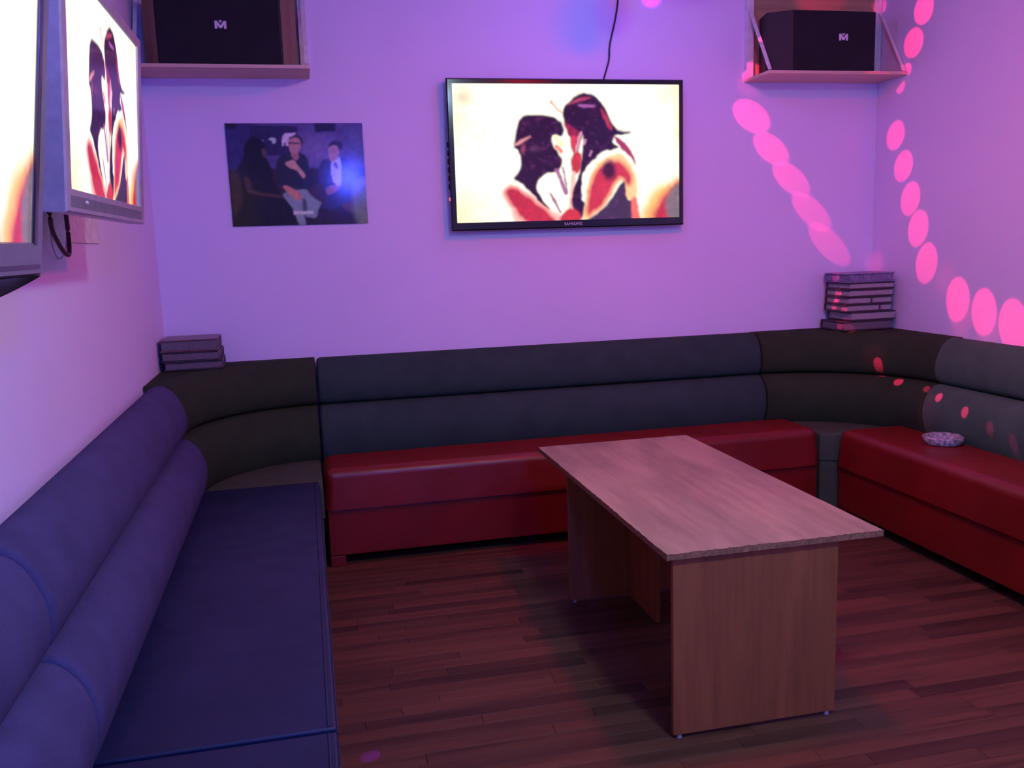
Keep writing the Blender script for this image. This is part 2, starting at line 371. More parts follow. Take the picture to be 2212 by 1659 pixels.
# ------------------------------------------------------------------ coffee table
TX0, TX1, TY0, TY1, TZ = 0.940, 1.630, 2.272, 3.704, 0.570
table = empty('coffee_table', (1.28, 2.95, 0), 'low plywood table with panel legs and a chipped edge standing on the wood floor', 'table')
def table_top():
    n = 90; Vt = []; rnd = random.Random(3); per = []
    def edge(x0, y0, x1, y1, m, chip):
        for i in range(m):
            t = i / m; j = rnd.uniform(0, chip) if rnd.random() < 0.55 else 0
            per.append((x0 + (x1 - x0) * t, y0 + (y1 - y0) * t, j))
    edge(TX0, TY0, TX1, TY0, 60, 0.006); edge(TX1, TY0, TX1, TY1, 40, 0.001); edge(TX1, TY1, TX0, TY1, 30, 0.001); edge(TX0, TY1, TX0, TY0, 80, 0.003)
    cx, cy = (TX0 + TX1) / 2, (TY0 + TY1) / 2
    def ring(z, k):
        out = []
        for x, y, j in per:
            dx = (1 if x > cx else -1) if abs(abs(x - cx) - (TX1 - TX0) / 2) < 1e-6 else 0
            dy = (1 if y > cy else -1) if abs(abs(y - cy) - (TY1 - TY0) / 2) < 1e-6 else 0
            out.append((x - dx * (j * k + 0.0), y - dy * (j * k), z))
        return out
    rings = [ring(TZ - 0.018, 0.2), ring(TZ - 0.009, 0.6), ring(TZ - 0.0045, 0.9), ring(TZ, 1.0)]
    m = len(per); V = [p for r in rings for p in r]; Fc = []
    for i in range(3):
        for j in range(m): k = (j + 1) % m; Fc.append((i * m + j, i * m + k, (i + 1) * m + k, (i + 1) * m + j))
    Fc.append(tuple(range(m))); Fc.append(tuple(3 * m + j for j in range(m)))
    o = mesh_obj('table_top', V, Fc, [MAT['table_top'], MAT['table_edge']])
    for p in o.data.polygons:
        if abs(p.normal.z) < 0.7: p.material_index = 1
    return o
adopt(table, table_top())
for yp, nm in ((2.284, 'n'), (3.335, 'f')):
    adopt(table, box('end_panel', (0.964, yp, 0.012), (1.488, yp + 0.018, TZ - 0.0182), MAT['table_side'], None, 0.0015))
    for gx in (0.985, 1.465):
        bm = bmesh.new(); bmesh.ops.create_cone(bm, cap_ends=True, segments=12, radius1=0.008, radius2=0.007, depth=0.0118, matrix=Matrix.Translation((gx, yp + 0.009, 0.0059)))
        adopt(table, from_bm('foot_glide', bm, MAT['glide']))
adopt(table, box('brace_panel', (1.212, 3.035, 0.012), (1.230, 3.3345, TZ - 0.0182), MAT['table_side'], None, 0.0015),
      box('brace_panel', (1.212, 2.3025, 0.012), (1.230, 2.60, TZ - 0.0182), MAT['table_side'], None, 0.0015),
      box('corner_batten', (1.190, 3.312, 0.04), (1.2115, 3.3345, TZ - 0.0182), MAT['table_side'], None, 0.001),
      box('corner_batten', (1.190, 2.3025, 0.04), (1.2115, 2.325, TZ - 0.0182), MAT['table_side'], None, 0.001))

# ------------------------------------------------------------------ pictures: colours held at the vertices of a fine grid
def s2l(c):
    c = np.asarray(c, float) / 255.0
    return np.where(c <= 0.04045, c / 12.92, ((c + 0.055) / 1.055) ** 2.4)
class Canvas:
    """paints in the coordinates of a rectangle (0..1, v down) given through its four corners in drawing units"""
    def cloud(self, cells):
        """smooth value noise, 0..1"""
        gx, gy = max(3, self.nx * cells // 300), max(3, self.ny * cells // 300); g = self.rs.rand(gy + 2, gx + 2)
        fx = np.linspace(0, gx, self.nx); fy = np.linspace(0, gy, self.ny); ix = fx.astype(int); iy = fy.astype(int)
        tx = fx - ix; ty = fy - iy; tx = tx * tx * (3 - 2 * tx); ty = (ty * ty * (3 - 2 * ty))[:, None]
        a = g[iy][:, ix] * (1 - tx) + g[iy][:, ix + 1] * tx; b = g[iy + 1][:, ix] * (1 - tx) + g[iy + 1][:, ix + 1] * tx
        return a * (1 - ty) + b * ty
    def __init__(self, nx, ny, quad, warp=0.0):
        u, v = np.meshgrid(np.linspace(0, 1, nx), np.linspace(0, 1, ny))
        TL, TR, BR, BL = (np.array(q, float) for q in quad)
        P = ((1 - u) * (1 - v))[..., None] * TL + (u * (1 - v))[..., None] * TR + (u * v)[..., None] * BR + ((1 - u) * v)[..., None] * BL
        self.nx, self.ny = nx, ny; rs = np.random.RandomState(5); self.rs = rs
        self.X = P[..., 0] + warp * (self.cloud(60) - 0.5) + 0.6 * warp * (self.cloud(22) - 0.5); self.Y = P[..., 1] + warp * (self.cloud(60) - 0.5) + 0.6 * warp * (self.cloud(22) - 0.5)
        self.C = np.zeros((ny, nx, 3))
    def mix(self, mask, col): self.C += (np.asarray(col) - self.C) * np.clip(mask, 0, 1)[..., None]
    def dist(self, pts):
        ins = np.zeros(self.X.shape, bool); dm = np.full(self.X.shape, 1e9); n = len(pts)
        for i in range(n):
            x0, y0 = pts[i]; x1, y1 = pts[(i + 1) % n]
            c = ((y0 > self.Y) != (y1 > self.Y)) & (self.X < (x1 - x0) * (self.Y - y0) / ((y1 - y0) or 1e-9) + x0); ins ^= c
            dx, dy = x1 - x0, y1 - y0; L = dx * dx + dy * dy or 1e-9
            t = np.clip(((self.X - x0) * dx + (self.Y - y0) * dy) / L, 0, 1)
            dm = np.minimum(dm, np.hypot(self.X - x0 - t * dx, self.Y - y0 - t * dy))
        return np.where(ins, dm, -dm)
    def poly(self, pts, col, soft=8, curve=True):
        self.mix(self.dist(catmull(pts, 4, True) if curve else pts) / soft + 0.5, col)
    def blob(self, x, y, rx, ry, col, soft=0.5, amt=1.0):
        d = np.hypot((self.X - x) / rx, (self.Y - y) / ry); self.mix(amt * np.clip((1 - d) / soft, 0, 1), col)
    def line(self, pts, w, col, soft=6):
        dm = np.full(self.X.shape, 1e9)
        for (x0, y0), (x1, y1) in zip(pts[:-1], pts[1:]):
            dx, dy = x1 - x0, y1 - y0; t = np.clip(((self.X - x0) * dx + (self.Y - y0) * dy) / (dx * dx + dy * dy), 0, 1)
            dm = np.minimum(dm, np.hypot(self.X - x0 - t * dx, self.Y - y0 - t * dy))
        self.mix((w - dm) / soft + 0.5, col)
def picture_mesh(cv, p_tl, p_tr, p_br, p_bl):
    nx, ny = cv.nx, cv.ny; u, v = np.meshgrid(np.linspace(0, 1, nx), np.linspace(0, 1, ny))
    TL, TR, BR, BL = (np.array(p, float) for p in (p_tl, p_tr, p_br, p_bl))
    P = (((1 - u) * (1 - v))[..., None] * TL + (u * (1 - v))[..., None] * TR + (u * v)[..., None] * BR + ((1 - u) * v)[..., None] * BL).reshape(-1, 3)
    idx = np.arange(nx * ny).reshape(ny, nx)
    Fc = np.stack([idx[:-1, :-1], idx[1:, :-1], idx[1:, 1:], idx[:-1, 1:]], -1).reshape(-1, 4)
    me = bpy.data.meshes.new('picture'); me.from_pydata(P.tolist(), [], Fc.tolist()); me.update()
    at = me.color_attributes.new('picture', 'FLOAT_COLOR', 'POINT')
    at.data.foreach_set('color', np.concatenate([cv.C.reshape(-1, 3), np.ones((nx * ny, 1))], 1).ravel().astype(np.float32))
    return me

def paint_screen():
    c = Canvas(300, 169, [(210, 183), (2028, 188), (2020, 1252), (258, 1300)], 11)
    c.C[:] = (1.0, 1.0, 0.88)
    DK = (0.020, 0.004, 0.030); RED = (0.44, 0.022, 0.05); PINK = (1.0, 0.45, 0.42); OR = (1.0, 0.50, 0.16); YE = (1.0, 0.86, 0.42)
    c.blob(200, 400, 330, 500, YE, 1.2, 0.8); c.blob(230, 1250, 420, 330, YE, 1.0, 0.9); c.blob(2050, 230, 300, 240, YE, 1.0, 0.7)
    c.blob(285, 290, 105, 100, (1.0, 0.42, 0.30), 0.9, 0.75); c.blob(2060, 520, 110, 420, (1.0, 0.62, 0.30), 0.9, 0.9)
    c.poly([(1720, 1300), (1750, 1120), (1830, 1010), (1960, 960), (2060, 930), (2060, 1300)], OR, 90)
    c.poly([(1800, 1300), (1850, 1120), (1930, 1030), (2060, 960), (2060, 1300)], RED, 70)
    c.poly([(1950, 1280), (1900, 1150), (1960, 1020), (2060, 990), (2060, 1280)], (0.16, 0.13, 0.16), 40)
    # figure on the left: shoulder, arm, hair
    c.poly([(600, 1030), (670, 985), (770, 1030), (870, 1100), (980, 1190), (1090, 1250), (1110, 1310), (740, 1320), (660, 1190), (610, 1100)], PINK, 34)
    c.poly([(625, 1035), (690, 1010), (790, 1075), (880, 1150), (960, 1215), (1010, 1300), (800, 1300), (700, 1190), (645, 1110)], RED, 36)
    c.poly([(745, 450), (860, 428), (965, 440), (1050, 478), (1080, 540), (1062, 600), (1010, 585), (988, 610), (1000, 680), (1040, 730), (1066, 790), (1055, 850), (1005, 885), (940, 900), (890, 950), (872, 1010),
            (905, 1090), (965, 1190), (900, 1140), (830, 1060), (760, 990), (685, 940), (730, 880), (742, 800), (722, 720), (692, 680), (702, 560)], DK, 16)
    c.poly([(700, 650), (780, 612), (815, 600), (770, 640), (705, 672)], (0.75, 0.30, 0.34), 16); c.blob(760, 700, 26, 60, (0.30, 0.06, 0.12), 0.9, 0.8)
    c.blob(850, 700, 60, 40, (0.10, 0.03, 0.10), 0.9, 0.8); c.poly([(990, 600), (1020, 590), (1075, 650), (1080, 690), (1035, 665)], (1.0, 0.86, 0.50), 12)
    c.line([(1020, 680), (1060, 720)], 14, (0.75, 0.22, 0.16), 14)
    for k in range(12):
        t = k / 11; c.blob(1025 + 70 * t, 870 + 190 * t, 26, 15, (0.30, 0.08, 0.26), 0.6); c.blob(1075 + 30 * t, 850 + 190 * t, 12, 12, (0.22, 0.04, 0.14), 0.6)
    c.line([(980, 1060), (1010, 1130), (1050, 1210)], 9, (0.30, 0.10, 0.20), 10)
    # figure on the right: face, hair, back, dark top
    c.poly([(1085, 470), (1170, 505), (1230, 570), (1210, 680), (1180, 760), (1140, 700), (1130, 620), (1100, 560)], (0.22, 0.012, 0.05), 16)
    c.poly([(1130, 615), (1190, 600), (1205, 660), (1170, 740), (1140, 710)], (0.55, 0.04, 0.08), 22)
    c.poly([(1148, 745), (1215, 735), (1225, 830), (1200, 890), (1160, 910), (1140, 850)], (0.45, 0.03, 0.05), 18)
    c.poly([(1140, 905), (1175, 900), (1160, 1060), (1150, 1180), (1120, 1180), (1130, 1020)], (1.0, 0.50, 0.45), 18)
    c.poly([(1250, 1130), (1275, 960), (1330, 830), (1420, 765), (1520, 735), (1600, 795), (1655, 900), (1678, 1000), (1655, 1110), (1590, 1110), (1560, 1040), (1572, 985), (1530, 962), (1470, 1055), (1415, 1150), (1330, 1225), (1250, 1290), (1225, 1230)], (1.0, 0.55, 0.28), 30)
    c.poly([(1268, 1120), (1295, 980), (1350, 860), (1440, 800), (1530, 800), (1600, 870), (1630, 960), (1600, 1000), (1540, 930), (1480, 990), (1440, 1080), (1360, 1180), (1270, 1240)], (0.50, 0.030, 0.06), 46)
    c.blob(1440, 870, 78, 100, (0.05, 0.006, 0.03), 0.5)
    c.poly([(1070, 420), (1105, 345), (1200, 268), (1305, 262), (1385, 330), (1432, 420), (1472, 500), (1535, 556), (1625, 563), (1560, 588), (1492, 592), (1478, 650), (1520, 690), (1400, 722), (1325, 782), (1280, 850), (1242, 960), (1222, 1090),
            (1248, 1150), (1210, 1270), (1150, 1180), (1150, 1050), (1185, 950), (1212, 880), (1222, 780), (1232, 690), (1235, 600), (1170, 540), (1090, 480)], DK, 16)
    c.poly([(1110, 350), (1200, 300), (1300, 285), (1250, 310), (1140, 345)], (0.42, 0.05, 0.14), 18); c.poly([(1205, 345), (1320, 352), (1315, 368), (1215, 366)], (0.36, 0.10, 0.40), 14)
    c.poly([(1380, 380), (1420, 440), (1470, 540), (1450, 540), (1400, 460)], (0.40, 0.03, 0.08), 20)
    c.poly([(1480, 600), (1560, 640), (1640, 740), (1660, 840), (1620, 770), (1540, 690)], (0.30, 0.03, 0.10), 14)
    c.poly([(1205, 570), (1225, 572), (1195, 700), (1170, 730), (1180, 660)], (0.62, 0.30, 0.46), 10); c.line([(1245, 660), (1258, 625)], 9, (0.5, 0.2, 0.42), 8); c.line([(1290, 750), (1306, 715)], 8, (0.5, 0.2, 0.42), 8)
    c.poly([(1470, 1085), (1530, 985), (1575, 965), (1580, 1050), (1600, 1110), (1660, 1115), (1640, 1180), (1650, 1290), (1280, 1290), (1340, 1222), (1420, 1150)], (0.045, 0.022, 0.065), 18)
    c.poly([(1625, 1110), (1670, 1110), (1690, 1290), (1635, 1290)], (0.75, 0.14, 0.12), 22)
    c.poly([(1230, 1065), (1228, 930), (1262, 850), (1322, 782), (1300, 850), (1262, 990)], (1.0, 0.97, 0.82), 12)
    c.poly([(1050, 1280), (1080, 1210), (1130, 1180), (1200, 1210), (1205, 1290)], (0.50, 0.03, 0.05), 22)
    c.line([(980, 330), (1010, 365), (1062, 415)], 7, (0.75, 0.34, 0.24), 10); c.blob(982, 332, 18, 14, (0.75, 0.30, 0.25), 0.7)
    lum = c.C.mean(-1, keepdims=True); dark = np.clip((0.25 - lum) / 0.25, 0, 1)
    strand = np.clip((c.cloud(110) * 0.6 + c.cloud(50) * 0.6 - 0.66) / 0.3, 0, 1)[..., None]
    c.C = c.C + dark * strand * np.array([0.045, 0.008, 0.045])                      # hair catching the light
    rim = np.clip((c.cloud(90) - 0.62) / 0.2, 0, 1)[..., None] * np.clip(1 - abs(lum - 0.12) / 0.12, 0, 1)
    c.C = c.C * (1 + 0.5 * rim * np.array([1.0, 0.3, 0.5])) * (0.90 + 0.2 * c.cloud(30)[..., None])
    k = np.array([0.25, 0.5, 0.25]); P = np.pad(c.C, ((1, 1), (1, 1), (0, 0)), mode='edge')
    P = P[:-2] * k[0] + P[1:-1] * k[1] + P[2:] * k[2]; c.C = P[:, :-2] * k[0] + P[:, 1:-1] * k[1] + P[:, 2:] * k[2]
    c.C = np.clip(c.C, 0, None) * np.array([1.0, 0.94, 0.88]); return c
CV_SCREEN = paint_screen()
MAT['screen'] = attr_mat('lit_screen', SCREEN_GAIN, 0.12, 0.5); MAT['screen'].cycles.emission_sampling = 'NONE'

def paint_photo():
    c = Canvas(200, 150, [(150, 155), (1880, 155), (1960, 1405), (270, 1455)], 9)
    LIGHT = np.array([0.40, 0.155, 0.72]) / 0.80
    col = lambda r, g, b: np.clip(s2l((r, g, b)) / (LIGHT), 0.004, 0.85)
    c.C[:] = col(66, 38, 132)
    c.poly([(100, 100), (520, 100), (520, 760), (100, 760)], col(44, 24, 108), 160, False); c.blob(1300, 500, 420, 330, col(98, 60, 168), 1.0)
    c.poly([(1700, 250), (2000, 250), (2000, 900), (1680, 900)], col(70, 48, 150), 120, False)
    c.poly([(100, 730), (2000, 700), (2000, 1500), (100, 1500)], col(40, 20, 52), 30, False)
    c.poly([(455, 180), (1050, 195), (1050, 545), (455, 560)], col(38, 20, 84), 14, False); c.poly([(150, 150), (300, 150), (290, 225), (170, 235)], col(28, 14, 56), 16, False)
    c.poly([(1262, 150), (1542, 160), (1540, 255), (1275, 268)], col(30, 14, 52), 14, False)
    c.poly([(862, 435), (868, 320), (900, 278), (1035, 272), (1025, 300), (950, 330), (945, 435), (915, 435), (915, 390), (895, 390), (888, 435)], col(190, 170, 226), 8, False)
    c.poly([(695, 360), (720, 340), (775, 345), (785, 385), (765, 410), (735, 405), (740, 378)], col(150, 130, 205), 8); c.blob(620, 370, 22, 12, col(110, 90, 170), 0.8)
    # seated figure at the left, dark
    c.poly([(475, 330), (555, 325), (620, 385), (665, 470), (650, 560), (705, 650), (740, 760), (800, 950), (870, 1060), (1000, 1180), (1010, 1460), (260, 1460), (235, 950), (320, 690), (385, 570), (398, 420)], col(26, 14, 40), 14)
    c.poly([(612, 475), (668, 480), (662, 560), (625, 570)], col(72, 38, 74), 12); c.poly([(395, 830), (470, 850), (525, 1000), (870, 1055), (850, 1090), (500, 1040), (420, 970)], col(62, 30, 56), 18)
    c.poly([(220, 760), (320, 800), (380, 1000), (360, 1200), (270, 1300), (235, 1000)], col(52, 26, 48), 50)
    # middle figure
    c.poly([(960, 520), (1090, 515), (1180, 600), (1215, 800), (1205, 960), (1110, 1010), (900, 975), (800, 800), (785, 700), (830, 570)], col(34, 22, 64), 14)
    c.poly([(975, 540), (1060, 520), (1075, 570), (1040, 620), (1000, 590)], col(130, 62, 118), 10); c.blob(1040, 385, 90, 95, col(44, 24, 56), 0.2)
    c.poly([(946, 370), (1000, 335), (1078, 350), (1095, 440), (1060, 520), (1000, 540), (955, 480)], col(146, 74, 138), 12); c.line([(950, 400), (1075, 405)], 10, col(60, 30, 70), 8)
    c.poly([(902, 655), (1000, 612), (1065, 690), (1155, 790), (1132, 838), (1050, 745), (965, 712)], col(160, 88, 142), 12)
    c.poly([(880, 1040), (1080, 985), (1200, 990), (1365, 1120), (1335, 1210), (1290, 1340), (1160, 1330), (1165, 1420), (1085, 1420), (1000, 1220)], col(104, 84, 156), 14)
    c.poly([(1120, 1110), (1180, 1130), (1170, 1330), (1140, 1330)], col(62, 46, 104), 24); c.poly([(885, 965), (940, 938), (1112, 1050), (1055, 1120)], col(160, 76, 118), 12)
    # figure at the right in a suit
    c.poly([(1345, 650), (1470, 590), (1620, 578), (1715, 640), (1760, 900), (1720, 1130), (1420, 1230), (1360, 1040), (1325, 850)], col(44, 28, 92), 16)
    c.poly([(1480, 655), (1600, 578), (1612, 900), (1565, 940), (1500, 850)], col(150, 136, 216), 10); c.poly([(1515, 660), (1550, 640), (1572, 720), (1535, 700)], col(70, 52, 130), 8)
    c.blob(1540, 435, 98, 72, col(40, 22, 66), 0.2); c.poly([(1455, 455), (1560, 440), (1578, 560), (1505, 635), (1455, 580)], col(144, 76, 150), 12)
    c.poly([(1425, 970), (1500, 925), (1588, 945), (1560, 1000), (1450, 1045)], col(118, 58, 98), 12); c.poly([(1200, 960), (1360, 920), (1420, 1080), (1380, 1150), (1230, 1060)], col(52, 22, 52), 30)
    c.poly([(1640, 1150), (1780, 1160), (1760, 1260), (1650, 1220)], col(74, 34, 58), 30); c.poly([(1780, 900), (1980, 880), (2000, 1420), (1850, 1420), (1760, 1200)], col(92, 72, 100), 70)
    c.poly([(1010, 1258), (1268, 1250), (1270, 1290), (1012, 1300)], col(160, 138, 196), 8, False)
    c.C = c.C * (0.86 + 0.28 * c.cloud(70)[..., None]); k = np.array([0.25, 0.5, 0.25]); P = np.pad(c.C, ((1, 1), (1, 1), (0, 0)), mode='edge')
    P = P[:-2] * k[0] + P[1:-1] * k[1] + P[2:] * k[2]; c.C = P[:, :-2] * k[0] + P[:, 1:-1] * k[1] + P[:, 2:] * k[2]
    return c
poster = link('poster', picture_mesh(paint_photo(), (-0.319, YW - 0.004, 2.051), (0.325, YW - 0.004, 2.051), (0.328, YW - 0.004, 1.568), (-0.316, YW - 0.004, 1.569)), attr_mat('glossy_print', 0, 0.11, 0.22))
md = poster.modifiers.new('thickness', 'SOLIDIFY'); md.thickness = 0.003; md.offset = -1 if False else 1
tag(poster, 'unframed photo print of three people seated in blue light, stuck on the wall', 'poster')

# ------------------------------------------------------------------ televisions
def text_mesh(txt, size, font_depth=0.0006):
    cu = bpy.data.curves.new('lettering', 'FONT'); cu.body = txt; cu.size = size; cu.align_x = 'CENTER'; cu.align_y = 'CENTER'; cu.extrude = font_depth; cu.space_character = 1.1
    ob = bpy.data.objects.new('lettering', cu); me = bpy.data.meshes.new_from_object(ob); bpy.data.objects.remove(ob); bpy.data.curves.remove(cu); return me
def ring_frame(name, ow, oh, il, ir, ib, it, depth, mat, lip=0.004):
    """picture-frame mesh in local coords: x right, z up, front at y=0 facing -y, origin bottom left"""
    O = [(0, 0), (ow, 0), (ow, oh), (0, oh)]; I = [(il, ib), (ow - ir, ib), (ow - ir, oh - it), (il, oh - it)]
    def off(P, a): s = [(1, 1), (-1, 1), (-1, -1), (1, -1)]; return [(x + a * sx, z + a * sz) for (x, z), (sx, sz) in zip(P, s)]
    rings = [[(x, depth, z) for x, z in O], [(x, lip, z) for x, z in O], [(x, 0, z) for x, z in off(O, lip)], [(x, 0, z) for x, z in off(I, -0.002)], [(x, 0.004, z) for x, z in I], [(x, depth, z) for x, z in I]]
    V = [p for r in rings for p in r]; Fc = []
    for i in range(5):
        for j in range(4): k = (j + 1) % 4; Fc.append((i * 4 + j, i * 4 + k, i * 4 + 4 + k, i * 4 + 4 + j))
    for j in range(4): k = (j + 1) % 4; Fc.append((j, k, 20 + k, 20 + j))
    return mesh_obj(name, V, Fc, mat)
# flat television on the back wall
tvx0, tvx1, tvz0, tvz1, tvy = 0.738, 1.983, 1.516, 2.256, 4.530
tv = empty('wall_television', (tvx0, tvy, tvz0), 'flat black television on the back wall showing two heads face to face', 'television')
W_, H_ = tvx1 - tvx0, tvz1 - tvz0
ring_frame('bezel', W_, H_, 0.029, 0.023, 0.040, 0.025, 0.030, MAT['tv_black'], 0.006).parent = tv
link('screen', picture_mesh(CV_SCREEN, (0.028, 0.006, H_ - 0.024), (W_ - 0.022, 0.006, H_ - 0.024), (W_ - 0.022, 0.006, 0.039), (0.028, 0.006, 0.039)), MAT['screen'], tv)
box('back_cover', (0.004, 0.0302, 0.004), (W_ - 0.004, 0.050, H_ - 0.004), MAT['tv_matt'], tv, 0.006)
box('wall_bracket', (0.35, 0.0502, 0.2), (0.90, 0.0698, 0.56), MAT['tv_matt'], tv, 0.002)
lg = link('brand_lettering', text_mesh('SAMSUNG', 0.020), MAT['emblem'], tv); lg.location = (W_ / 2 + 0.012, -0.0004, 0.020); lg.rotation_euler = (math.pi / 2, 0, 0)
for k in range(6): box('side_button', (-0.0045, 0.016, 0.205 + 0.041 * k), (0.0, 0.027, 0.232 + 0.041 * k), MAT['tv_matt'], tv, 0.002)
box('power_light', (-0.003, 0.016, 0.150), (0.0, 0.024, 0.166), MAT['red_led'], tv, 0.001)
tag(tube('power_cord', [(1.655, 4.585, 2.758), (1.651, 4.588, 2.652), (1.637, 4.590, 2.562), (1.606, 4.592, 2.437), (1.599, 4.591, 2.358), (1.568, 4.585, 2.262), (1.565, 4.588, 2.20)], 0.0045, MAT['cable']),
    'dark thin cord hanging from the ceiling down behind the flat television', 'cord')

def side_tv(name, label, origin, w, h, tilt, b, mats, extra, roll=0.0):
    """origin: near bottom corner of the front face; local x runs to the camera side's far end (+Y), front faces +X, tilted down"""
    root = empty(name, origin, label, 'television')
    il, ir, ib, it = b
    ring_frame('bezel', w, h, il, ir, ib, it, 0.045, mats[0], 0.004).parent = root
    link('screen', picture_mesh(CV_SCREEN, (il, 0.005, h - it), (w - ir, 0.005, h - it), (w - ir, 0.005, ib), (il, 0.005, ib)), MAT['screen'], root)
    bm = bm_box((0.006, 0.0452, 0.006), (w - 0.006, 0.10, h - 0.006), 0)
    for v in bm.verts:
        if v.co.y > 0.09: v.co.x += 0.10 if v.co.x < w / 2 else -0.10; v.co.z += 0.07 if v.co.z < h / 2 else -0.07
    from_bm('back_cover', bm, MAT['tv_matt'], root)
    # front faces +X: local -y -> +X, local x -> +Y, local z -> up, then tilted so that the top leans into the room
    R0 = Matrix(((0, -1, 0), (1, 0, 0), (0, 0, 1)))
    Rt = Matrix.Rotation(math.radians(tilt), 3, 'Y'); Rr = Matrix.Rotation(math.radians(roll), 3, 'X')
    root.rotation_mode = 'XYZ'; root.rotation_euler = (Rt @ Rr @ R0).to_euler()
    extra(root, w, h); return root
def tv1_extra(root, w, h):
    box('speaker_panel', (0.03, -0.0006, 0.012), (w - 0.05, 0.004, 0.036), MAT['tv_grey'], root, 0.001)
    box('mount_arm', (w * 0.35, 0.1002, h * 0.3), (w * 0.65, 0.165, h * 0.7), MAT['tv_matt'], root, 0.003)
    bm = bmesh.new(); bmesh.ops.create_uvsphere(bm, u_segments=12, v_segments=6, radius=1.0, matrix=Matrix.Translation((0.17, -0.001, 0.027)) @ Matrix.Diagonal((0.016, 0.0016, 0.0045, 1)))
    from_bm('emblem', bm, MAT['emblem'], root, True)
side_tv('wall_television', 'silver framed television on the left wall, tilted down, whole lower edge in view', (-0.450, 1.977, 1.538), 0.909, 0.524, 3.9, (0.042, 0.055, 0.050, 0.030), [MAT['tv_silver']], tv1_extra)
def tv2_extra(root, w, h):
    box('inner_trim', (w - 0.052, -0.0008, 0.052), (w - 0.034, 0.0035, h - 0.05), MAT['tv_black'], root, 0.001)
    n = 24; rings = []
    for i in range(n + 1):
        t = i / n; x = 0.004 + (w - 0.008) * t; dz = -0.006 - 0.055 * (1 - abs(2 * t - 1) ** 1.6)
        rings.append([(x, 0.000, -0.0005), (x, 0.004, dz * 0.75), (x, 0.02, dz), (x, 0.044, dz * 0.8), (x, 0.044, -0.0005)])
    loft('chin', rings, MAT['tv_black'], root)
    rg = []
    for i in range(n + 1):
        t = i / n; x = 0.02 + (w - 0.04) * t; zc = 0.016
        rg.append([(x, -0.0022, zc + 0.003), (x, -0.0022, zc - 0.003), (x, 0.003, zc - 0.004), (x, 0.003, zc + 0.004)])
    loft('chin_groove', rg, MAT['tv_black'], root)
    box('mount_arm', (w * 0.35, 0.1002, h * 0.3), (w * 0.65, 0.165, h * 0.7), MAT['tv_matt'], root, 0.003)
side_tv('wall_television', 'nearest television, cropped by the left picture edge, grey bezel and black curved chin', (-0.450, 0.76, 1.420), 0.985, 0.60, 7.4, (0.05, 0.052, 0.056, 0.05), [MAT['tv_grey']], tv2_extra)

# cables and cover plate under the silver television
tag(box('cover_plate', (XL, 2.64, 1.492), (XL + 0.006, 3.352, 1.78), MAT['white_trim'], None, 0.0015), 'thin white cover plate on the left wall below the silver television', 'plate')
tag(tube('video_cable', [(-0.60, 2.46, 1.62), (-0.60, 2.455, 1.545), (-0.60, 2.47, 1.51), (-0.595, 2.52, 1.468), (-0.59, 2.552, 1.455), (-0.595, 2.59, 1.468), (-0.60, 2.618, 1.50), (-0.60, 2.617, 1.545), (-0.60, 2.61, 1.60)], 0.0058, MAT['cable_red']),
    'dark cable hanging in a loop below the silver television', 'cable')
tag(tube('thin_wire', [(-0.655, 2.70, 1.60), (-0.66, 2.69, 1.50), (-0.664, 2.74, 1.452), (-0.664, 2.79, 1.448), (-0.664, 2.85, 1.475), (-0.662, 2.87, 1.52), (-0.662, 2.87, 1.60)], 0.0016, MAT['page']),
    'thin pale wire drooping on the left wall behind the dark cable loop', 'wire')

# ------------------------------------------------------------------ speaker shelves and speakers
def shelf(label, x0, x1, parts_right):
    root = empty('wall_shelf', ((x0 + x1) / 2, YW, 2.256), label, 'shelf', 'speaker shelves')
    z = 2.256; yf = 4.335
    adopt(root, box('shelf_board', (x0, yf, z), (x1, YW - 0.0015, z + 0.016), MAT['shelf_wood'], None, 0.0015),
          box('back_board', (x0 + 0.04, YW - 0.012, z + 0.017), (x1 - 0.04, YW - 0.001, 2.72), MAT['back_wood'], None, 0.001))
    for ux in (x0, x1 - 0.038):
        adopt(root, box('upright', (ux, YW - 0.030, z + 0.017), (ux + 0.038, YW - 0.001, 2.74), MAT['white_trim'], None, 0.002))
        cx = ux + (0.012 if ux == x0 else 0.026)
        p, q = Vector((cx, YW - 0.034, 2.62)), Vector((cx, yf + 0.012, z + 0.022)); d = (q - p).normalized(); s = Vector((1, 0, 0)); t = d.cross(s).normalized()
        rings = [[pt + s * a * 0.009 + t * b * 0.003 for a, b in ((-1, -1), (1, -1), (1, 1), (-1, 1))] for pt in (p, q)]
        adopt(root, loft('strut', rings, MAT['white_trim'], None, False))
    return root
shelf('plywood wall shelf high in the left corner, speaker on it', XL + 0.004, 0.088, True)
shelf('plywood wall shelf high in the right corner, speaker on it', 2.362, XR - 0.004, True)
def m_logo():
    P = [(0, 0), (0, 1), (.22, 1), (.5, .42), (.78, 1), (1, 1), (1, 0), (.78, 0), (.78, .52), (.6, .08), (.4, .08), (.22, .52), (.22, 0)]
    T = [(.35, 1.06), (.65, 1.06), (.5, .70)]
    V, Fc = [], []
    for pl in (P, T):
        n = len(V); k = len(pl)
        V += [((x - .5) * 0.050, 0.0, (z - .5) * 0.033) for x, z in pl] + [((x - .5) * 0.050, 0.002, (z - .5) * 0.033) for x, z in pl]
        Fc.append(tuple(range(n, n + k))); Fc.append(tuple(range(n + k, n + 2 * k)))
        Fc += [(n + i, n + (i + 1) % k, n + k + (i + 1) % k, n + k + i) for i in range(k)]
    return V, Fc
